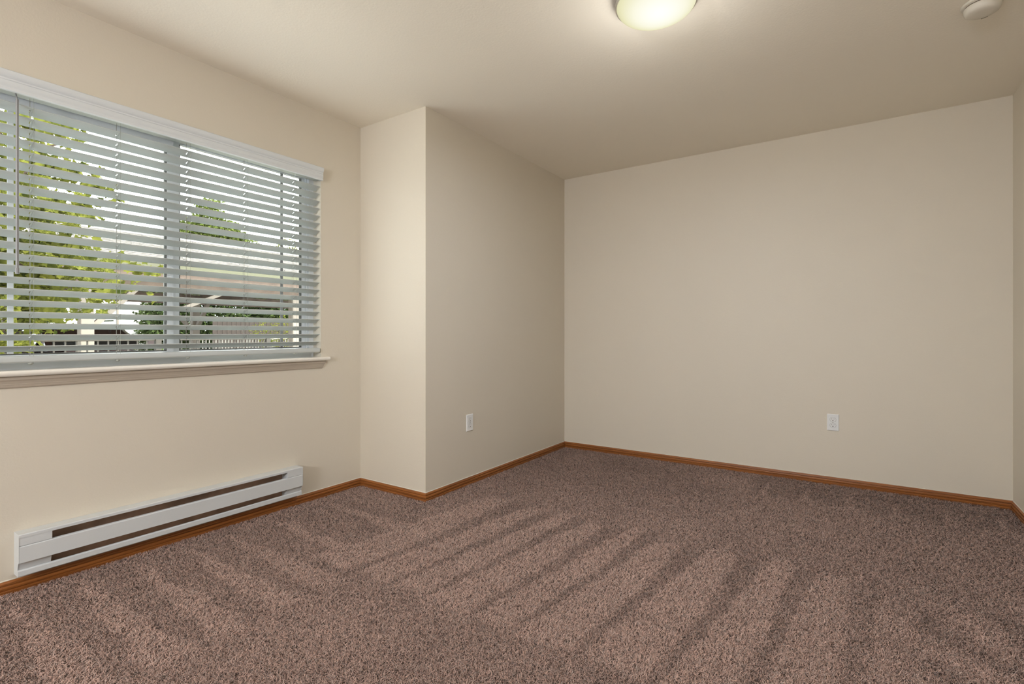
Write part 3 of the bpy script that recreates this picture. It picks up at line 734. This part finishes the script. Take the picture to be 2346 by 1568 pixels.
def gh(xl, hb_, ht_, zt): return [(-xl, -hb_, 1.02), (-xl, hb_, 1.02), (-xl, ht_+0.03, zt-0.06), (-xl, ht_-0.08, zt), (-xl, -ht_+0.08, zt), (-xl, -ht_-0.03, zt-0.06)]
MB().sweep([gh(1.05, .74, .72, 1.08), gh(1.85, .80, .62, 1.50), gh(2.6, .80, .61, 1.55), gh(3.5, .79, .60, 1.52), gh(4.3, .74, .66, 1.12)]).build('roof_and_pillars', M['car'], car, smooth=True)
MB().add([(-1.10, -.66, 1.12), (-1.10, .66, 1.12), (-1.83, .54, 1.475), (-1.83, -.54, 1.475), (-1.12, -.66, 1.10), (-1.12, .66, 1.10), (-1.86, .54, 1.455), (-1.86, -.54, 1.455)], [(0, 1, 2, 3), (7, 6, 5, 4), (0, 4, 5, 1), (1, 5, 6, 2), (2, 6, 7, 3), (3, 7, 4, 0)]).build('windshield', M['carglass'], car)
for s in (-1, 1):
    MB().sweep([[(-x, s*(yb+0.012), 1.10), (-x, s*(yb-0.01), 1.10), (-x, s*(yt-0.01), zt), (-x, s*(yt+0.012), zt)] for x, yb, yt, zt in ((1.55, .795, .73, 1.26), (2.0, .805, .665, 1.44), (2.9, .80, .655, 1.46), (3.7, .785, .70, 1.34))]).build('side_window', M['carglass'], car)
    MB().sweep([ring_ for ring_ in [[(-xx, s*(yy), zz) for xx, yy, zz in ((0.02, .50, .62), (0.16, .84, .66), (0.22, .86, .80), (0.06, .52, .76))], [(-xx+0.03, s*(yy), zz) for xx, yy, zz in ((0.02, .50, .63), (0.16, .83, .67), (0.22, .85, .79), (0.06, .52, .75))]]]).build('headlight', M['lens'], car)
    MB().sweep([[(-1.45+a, s*(.90+b), 1.08+c_) for b, c_ in ((0, 0), (.16, .02), (.18, .10), (.02, .12))] for a in (0, .10)]).build('side_mirror', M['car'], car)
    for wx_ in (0.85, 3.55):
        w = MB()
        prof_ = [(0.0001, -.10), (.22, -.10), (.30, -.10), (.33, -.07), (.33, .07), (.30, .10), (.22, .10), (.20, .07), (0.0001, .09)]
        w.sweep([[(-wx_ + r_*math.cos(t*2*PI/28), s*.80 + s*y_, .33 + r_*math.sin(t*2*PI/28)) for t in range(28)] for r_, y_ in prof_], caps=False)
        wo_ = w.build('tyre', M['tyre'], car, smooth=True)
        MB().sweep([[(-wx_ + r_*math.cos(t*2*PI/20), s*.80 + s*y_, .33 + r_*math.sin(t*2*PI/20)) for t in range(20)] for r_, y_ in ((.205, .095), (.19, .102), (.06, .085), (0.001, .098))], caps=False).build('wheel_rim', M['chrome'], wo_, smooth=True)
MB().box(-0.02, 0.03, -.42, .42, .50, .66).build('grille', M['tyre'], car, bevel=0.01)
MB().box(-0.03, 0.045, -.78, .78, .34, .44).build('bumper', M['car'], car, bevel=0.02)
for s in (-1, 1): MB().bar((-1.9, s*.52, 1.60), (-3.5, s*.52, 1.60), .03, .03).build('roof_rail', M['chrome'], car)
MB().tube((-1.16, -.5, 1.16), (-1.22, .25, 1.16), .008, 5).build('wiper', M['tyre'], car)

# --- far building with lap siding, beyond the carport
fb = empty('far_building', (-26, 9.0, GZ)); tag(fb, 'pale house with lap siding seen under the carport roof', 'building')
MB().box(-7, 0.0, -6.0, 0.75, 0, 5.2).build('wall', M['sunlitwall'], fb)
MB().box(-6.5, -0.4, 0.75, 2.6, 0, 5.0).build('wall', M['siding'], fb)
m = MB()
for i in range(24): m.sweep([[(-0.4, y, 0.2*i), (-0.375, y, 0.2*i), (-0.395, y, 0.2*i+0.2), (-0.4, y, 0.2*i+0.2)] for y in (0.75, 2.6)])
o = m.build('lap_siding', M['siding'], fb); o['kind'] = 'stuff'
MB().box(-7.2, 0.3, -6.2, 2.8, 5.0, 5.25).build('eave', M['cream'], fb)
w = MB().box(-0.02, 0.04, -0.35, -0.30, 0, 5.0).build('corner_trim', M['cream'], fb)

# --- brown board fence behind the pale railing
fn = empty('board_fence', (-22.6, 10.9, GZ)); tag(fn, 'brown board fence behind the pale railing and below the hedge', 'fence')
bd = MB().box(-0.015, 0.015, 0, 0.19, 0, 1.9).build('board', M['fence'], fn)
for k in range(1, 40):
    o = bd.copy(); o.location = (0, k*0.2, rnd.uniform(-0.015, 0.015)); link(o, fn)
MB().box(-0.06, -0.015, 0, 8, 1.5, 1.58).build('rail', M['fence'], fn)

# --- hedge and trees beyond
def hedge(label, x, y0, y1, zt, seed, group=None):
    r = random.Random(seed); bl_ = []
    y = y0
    while y < y1:
        for z in np.arange(GZ+0.5, zt, 0.8): bl_.append((x+r.uniform(-.3, .3), y, z, .8, .75, .6))
        y += 0.8
    return shrub(label, (x, (y0+y1)/2, GZ), bl_, ovald, 0.14, 0.24, 520, seed, group, 'hedge')
hedge('dark green hedge behind the carport, right window pane', -24.5, 9.5, 19, 3.0, 31)
hedge('dark hedge at the back of the car bays, left of the pale house', -24.0, -4, 6.2, 2.4, 32)
shrub('light green bush between the carport and the brown board fence', (-18.5, 11.0, GZ), [(-18.5, 10.7, 1.1, .6, .5, .5), (-18.4, 11.6, 1.3, .6, .6, .55), (-18.6, 12.2, 0.9, .6, .5, .6), (-18.5, 11.2, 0.5, .7, .7, .6)], leaf_mesh('oval', M['leaf']), 0.06, 0.11, 420, 33)
tree('tall_tree', 'olive green round-topped tree rising above the carport roof, centre of the right pane', 'tree', (-32, 15.3, GZ), 7.5, 0.22,
     [(-32, 15.3, 7.9, 1.2, .9, .9), (-32, 14.4, 7.0, 1.3, 1.0, .9), (-32, 16.3, 7.1, 1.3, 1.0, .9), (-31.5, 15.3, 6.6, 1.4, 1.5, 1.0), (-31.7, 13.6, 6.1, 1.1, 1.0, 1.0), (-31.5, 17.1, 6.1, 1.2, 1.0, 1.0), (-32, 15.3, 5.2, 1.5, 2.6, 1.2), (-32.2, 13.0, 5.0, 1.2, 1.2, 1.0), (-32, 15.6, 8.9, .5, .5, .5), (-32, 14.9, 8.6, .6, .5, .5)], 260, oval, 0.20, 0.34, 41)
tree('tall_tree', 'yellow-green tree rising above the carport roof at the right edge of the window', 'tree', (-30, 19.2, GZ), 6.5, 0.2,
     [(-30, 18.9, 6.5, .9, .7, .8), (-30, 19.6, 5.7, 1.1, 1.1, .9), (-30, 18.6, 5.5, 1.0, .8, .8), (-30, 20.4, 5.2, 1.0, .9, .9), (-30, 19.2, 4.8, 1.3, 1.4, .9)], 160, leaf_mesh('oval', M['leaf']), 0.12, 0.22, 42)
